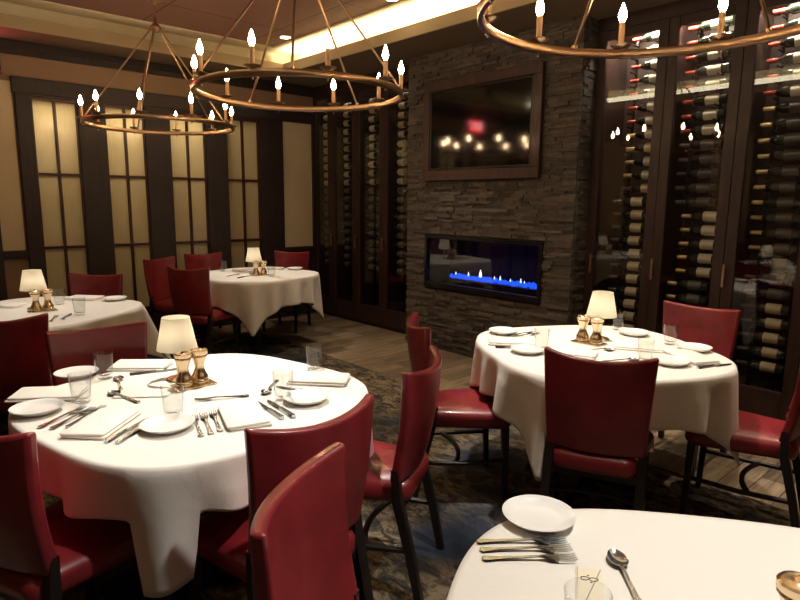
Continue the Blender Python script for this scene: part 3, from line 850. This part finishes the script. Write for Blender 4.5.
along('fork', (-2.00, 2.64), (-1.96, 2.82), 'silver fork nearer the tumbler on the right-hand table')
along('knife', (-1.895, 2.395), (-1.775, 2.525), 'silver knife in front of the left napkin on the right-hand table')
along('spoon', (-1.60, 2.665), (-1.48, 2.81), 'silver spoon between the lamp and the dark maroon chair')
along('knife', (-1.05, 2.815), (-1.0, 2.96), 'silver knife in front of the right end napkin')
along('spoon', (-1.38, 2.60), (-1.33, 2.68), 'dark shining spoon at the right end of the maroon chair top')
# --- far table
put('lamp', -5.475, 2.93, 'cream shaded table lamp on the far table')
put('pepper', -5.35, 2.885, 'brass pepper mill on the far table, left of its fellow', 0, .0042)
put('salt', -5.345, 2.965, 'brass salt shaker on the far table before the lamp', 0, .0042)
put('glass', -5.90, 2.80, 'clear tumbler at the left of the far table'); put('glass', -5.18, 2.96, 'clear tumbler before the lamp of the far table')
put('plate', -5.56, 3.46, 'white bread plate at the right rim of the far table')
put('napkin', -5.76, 3.30, 'folded white napkin at the back right of the far table', .7); put('napkin', -5.78, 2.98, 'folded white napkin at the back of the far table', .3)
along('knife', (-5.28, 2.66), (-5.36, 2.82), 'dark looking knife at the front of the far table')
along('fork', (-5.44, 2.62), (-5.52, 2.78), 'silver fork at the front of the far table')
# --- left rear table
put('lamp', -4.62, .83, 'cream shaded table lamp on the left rear table')
put('pepper', -4.505, .815, 'brass pepper mill on the left rear table, nearer to the left edge', 0, .0042)
put('salt', -4.505, .885, 'brass salt shaker on the left rear table, right of the pepper mill', 0, .0042)
put('glass', -4.20, 1.0, 'clear tumbler at the right of the left rear table'); put('glass', -4.72, 1.0, 'clear tumbler behind the brass mills of the left rear table')
put('plate', -4.66, 1.35, 'white bread plate at the far right rim of the left rear table')
put('napkin', -4.86, 1.20, 'folded white napkin at the back of the left rear table', .7); put('napkin', -4.86, .70, 'folded white napkin at the left of the lamp, left rear table', .7)
along('fork', (-4.06, .80), (-4.25, .88), 'silver fork in front of the dark chair, left rear table'); along('knife', (-4.08, .87), (-4.28, .97), 'silver knife beside the tumbler, left rear table')
# --- closest table
put('plate', -.755, 1.125, 'white bread plate on the rim of the closest table')
P['plate'].scale = (1, 1, 1)
along('fork', (-.795, .938), (-.655, 1.098), 'silver fork nearest the bread plate on the closest table')
along('fork', (-.767, .922), (-.634, 1.078), 'silver fork in the middle of three on the closest table')
along('fork', (-.742, .902), (-.608, 1.054), 'silver fork nearest us of three on the closest table')
along('spoon', (-.435, 1.00), (-.571, 1.135), 'silver spoon lying alone on the closest table')
put('glass', -.457, .834, 'clear tumbler cut off by the bottom edge on the closest table')
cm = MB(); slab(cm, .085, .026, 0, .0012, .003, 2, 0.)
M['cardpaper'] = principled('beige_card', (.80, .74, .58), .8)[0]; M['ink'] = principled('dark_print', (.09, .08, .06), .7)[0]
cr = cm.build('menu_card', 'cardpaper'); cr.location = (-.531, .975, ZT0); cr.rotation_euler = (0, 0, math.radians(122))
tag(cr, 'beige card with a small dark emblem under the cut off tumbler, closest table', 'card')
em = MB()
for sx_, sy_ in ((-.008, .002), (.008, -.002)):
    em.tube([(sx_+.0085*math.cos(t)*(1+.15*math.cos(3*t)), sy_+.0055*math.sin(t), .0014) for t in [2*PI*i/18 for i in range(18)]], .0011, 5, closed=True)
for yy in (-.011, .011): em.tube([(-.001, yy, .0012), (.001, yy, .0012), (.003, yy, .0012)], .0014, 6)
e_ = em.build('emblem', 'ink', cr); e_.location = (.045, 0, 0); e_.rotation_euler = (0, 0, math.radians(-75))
put('pepper', -.222, 1.085, 'brass pepper mill cut off at the right edge on the closest table')

# ------------------------------------------------------------------ lights
def light(name, kind, loc, energy, col=(1, .72, .42), rot=(0, 0, 0), **k):
    d = bpy.data.lights.new(name, kind); d.energy = energy; d.color = col
    for a, b in k.items(): setattr(d, a, b)
    o = bpy.data.objects.new(name, d); COL.objects.link(o); o.location = loc; o.rotation_euler = rot; return o
WARM = (1, .74, .45)
for (x, y, lab) in DL:
    light('downlight_beam', 'SPOT', (x, y, ZC-.014), (40 if x < -5 else 100) if y > 2 else 4, (1, .80, .58), spot_size=math.radians(80), spot_blend=.9, shadow_soft_size=.04)
def aim(name, loc, to, e, ang, col=(1, .93, .82), blend=.5, size=.05):
    o = light(name, 'SPOT', loc, e, col, spot_size=math.radians(ang), spot_blend=blend, shadow_soft_size=size)
    o.rotation_euler = (Vector(to)-Vector(loc)).to_track_quat('-Z', 'Y').to_euler(); return o
aim('added_table_spot', (-2.75, 1.6, ZC-.01), (-2.16, .91, .75), 430, 40)  # added unseen ceiling spots that brighten the tables; no fittings built
aim('added_table_spot', (-1.9, 2.35, ZC-.01), (-1.575, 2.78, .75), 300, 40)
aim('added_table_spot', (-5.6, 2.4, ZC-.01), (-5.5, 2.95, .75), 150, 34)
aim('added_table_spot', (-4.6, 1.2, ZC-.01), (-4.55, .83, .75), 150, 42)
aim('added_table_spot', (-.2, 1.5, ZC-.01), (-.72, .88, .75), 245, 62, (1, .95, .87), .4)
# cove led strips
xc, xl = (TX0+TX1)/2, TX1-TX0-.1
light('cove_led', 'AREA', (xc, TY1+.06, ZS+.05), 115, (1, .84, .52), (PI, 0, 0), shape='RECTANGLE', size=xl, size_y=.05)
M['diffuser'] = emat('cove_diffuser', (1, .86, .56), 8)
struct('trim_10', MB().box(TX0, TX1, TY0-.06, TY0-.045, ZL-.02, ZL+.075), 'diffuser', smooth=False)
# lamps of the room beyond the windows
light('corridor_lamp', 'AREA', (-7.12, 2.1, 2.62), 44, (1, .86, .63), (0, -math.radians(28), 0), shape='RECTANGLE', size=.3, size_y=2.2)
# cabinet top lights
for (a, b), e in list(zip(RIGHT, (15, 15, 15, 15)))+list(zip(LEFT, (.35, .35, .35, .35))):
    light('cabinet_light', 'AREA', ((a+b)/2, YF+.045, ZT-.035), e, (1, .88, .66), (math.radians(48), 0, 0), shape='RECTANGLE', size=.36, size_y=.03)
for (x, y) in ((-2.415, .93), (-1.665, 2.985), (-5.475, 2.93), (-4.62, .83)):
    light('table_lamp_bulb', 'POINT', (x, y, ZT0+.19), .3, (1, .92, .78), shadow_soft_size=.015)

wd = bpy.data.worlds.new('world'); SC.world = wd; wd.use_nodes = True
bg = wd.node_tree.nodes['Background']; bg.inputs[0].default_value = (.02, .016, .02, 1); bg.inputs[1].default_value = .2

# ------------------------------------------------------------------ camera
p, r_, yw = map(math.radians, (9.38, .53, 48.06))
fw = Vector((-math.sin(yw)*math.cos(p), math.cos(yw)*math.cos(p), -math.sin(p)))
rt = Vector((math.cos(yw), math.sin(yw), 0)); up = rt.cross(fw)
rt2 = rt*math.cos(r_)+up*math.sin(r_); up2 = rt2.cross(fw)
cd = bpy.data.cameras.new('camera'); cam = bpy.data.objects.new('camera', cd); COL.objects.link(cam)
cd.sensor_width = 36; cd.lens = 36*599/800; cd.clip_start = .02
m = Matrix((rt2, up2, -fw)).transposed().to_4x4(); m.translation = (0, 0, 1.5)
cam.matrix_world = m; SC.camera = cam
vs = SC.view_settings
vs.view_transform = 'Standard'; vs.look = 'None'; vs.gamma = 1; vs.use_curve_mapping = False; vs.exposure = 0.
SC.cycles.use_denoising = True; SC.cycles.max_bounces = 10; SC.cycles.transparent_max_bounces = 24
SC.cycles.sample_clamp_indirect = 4; SC.cycles.caustics_reflective = False; SC.cycles.caustics_refractive = False
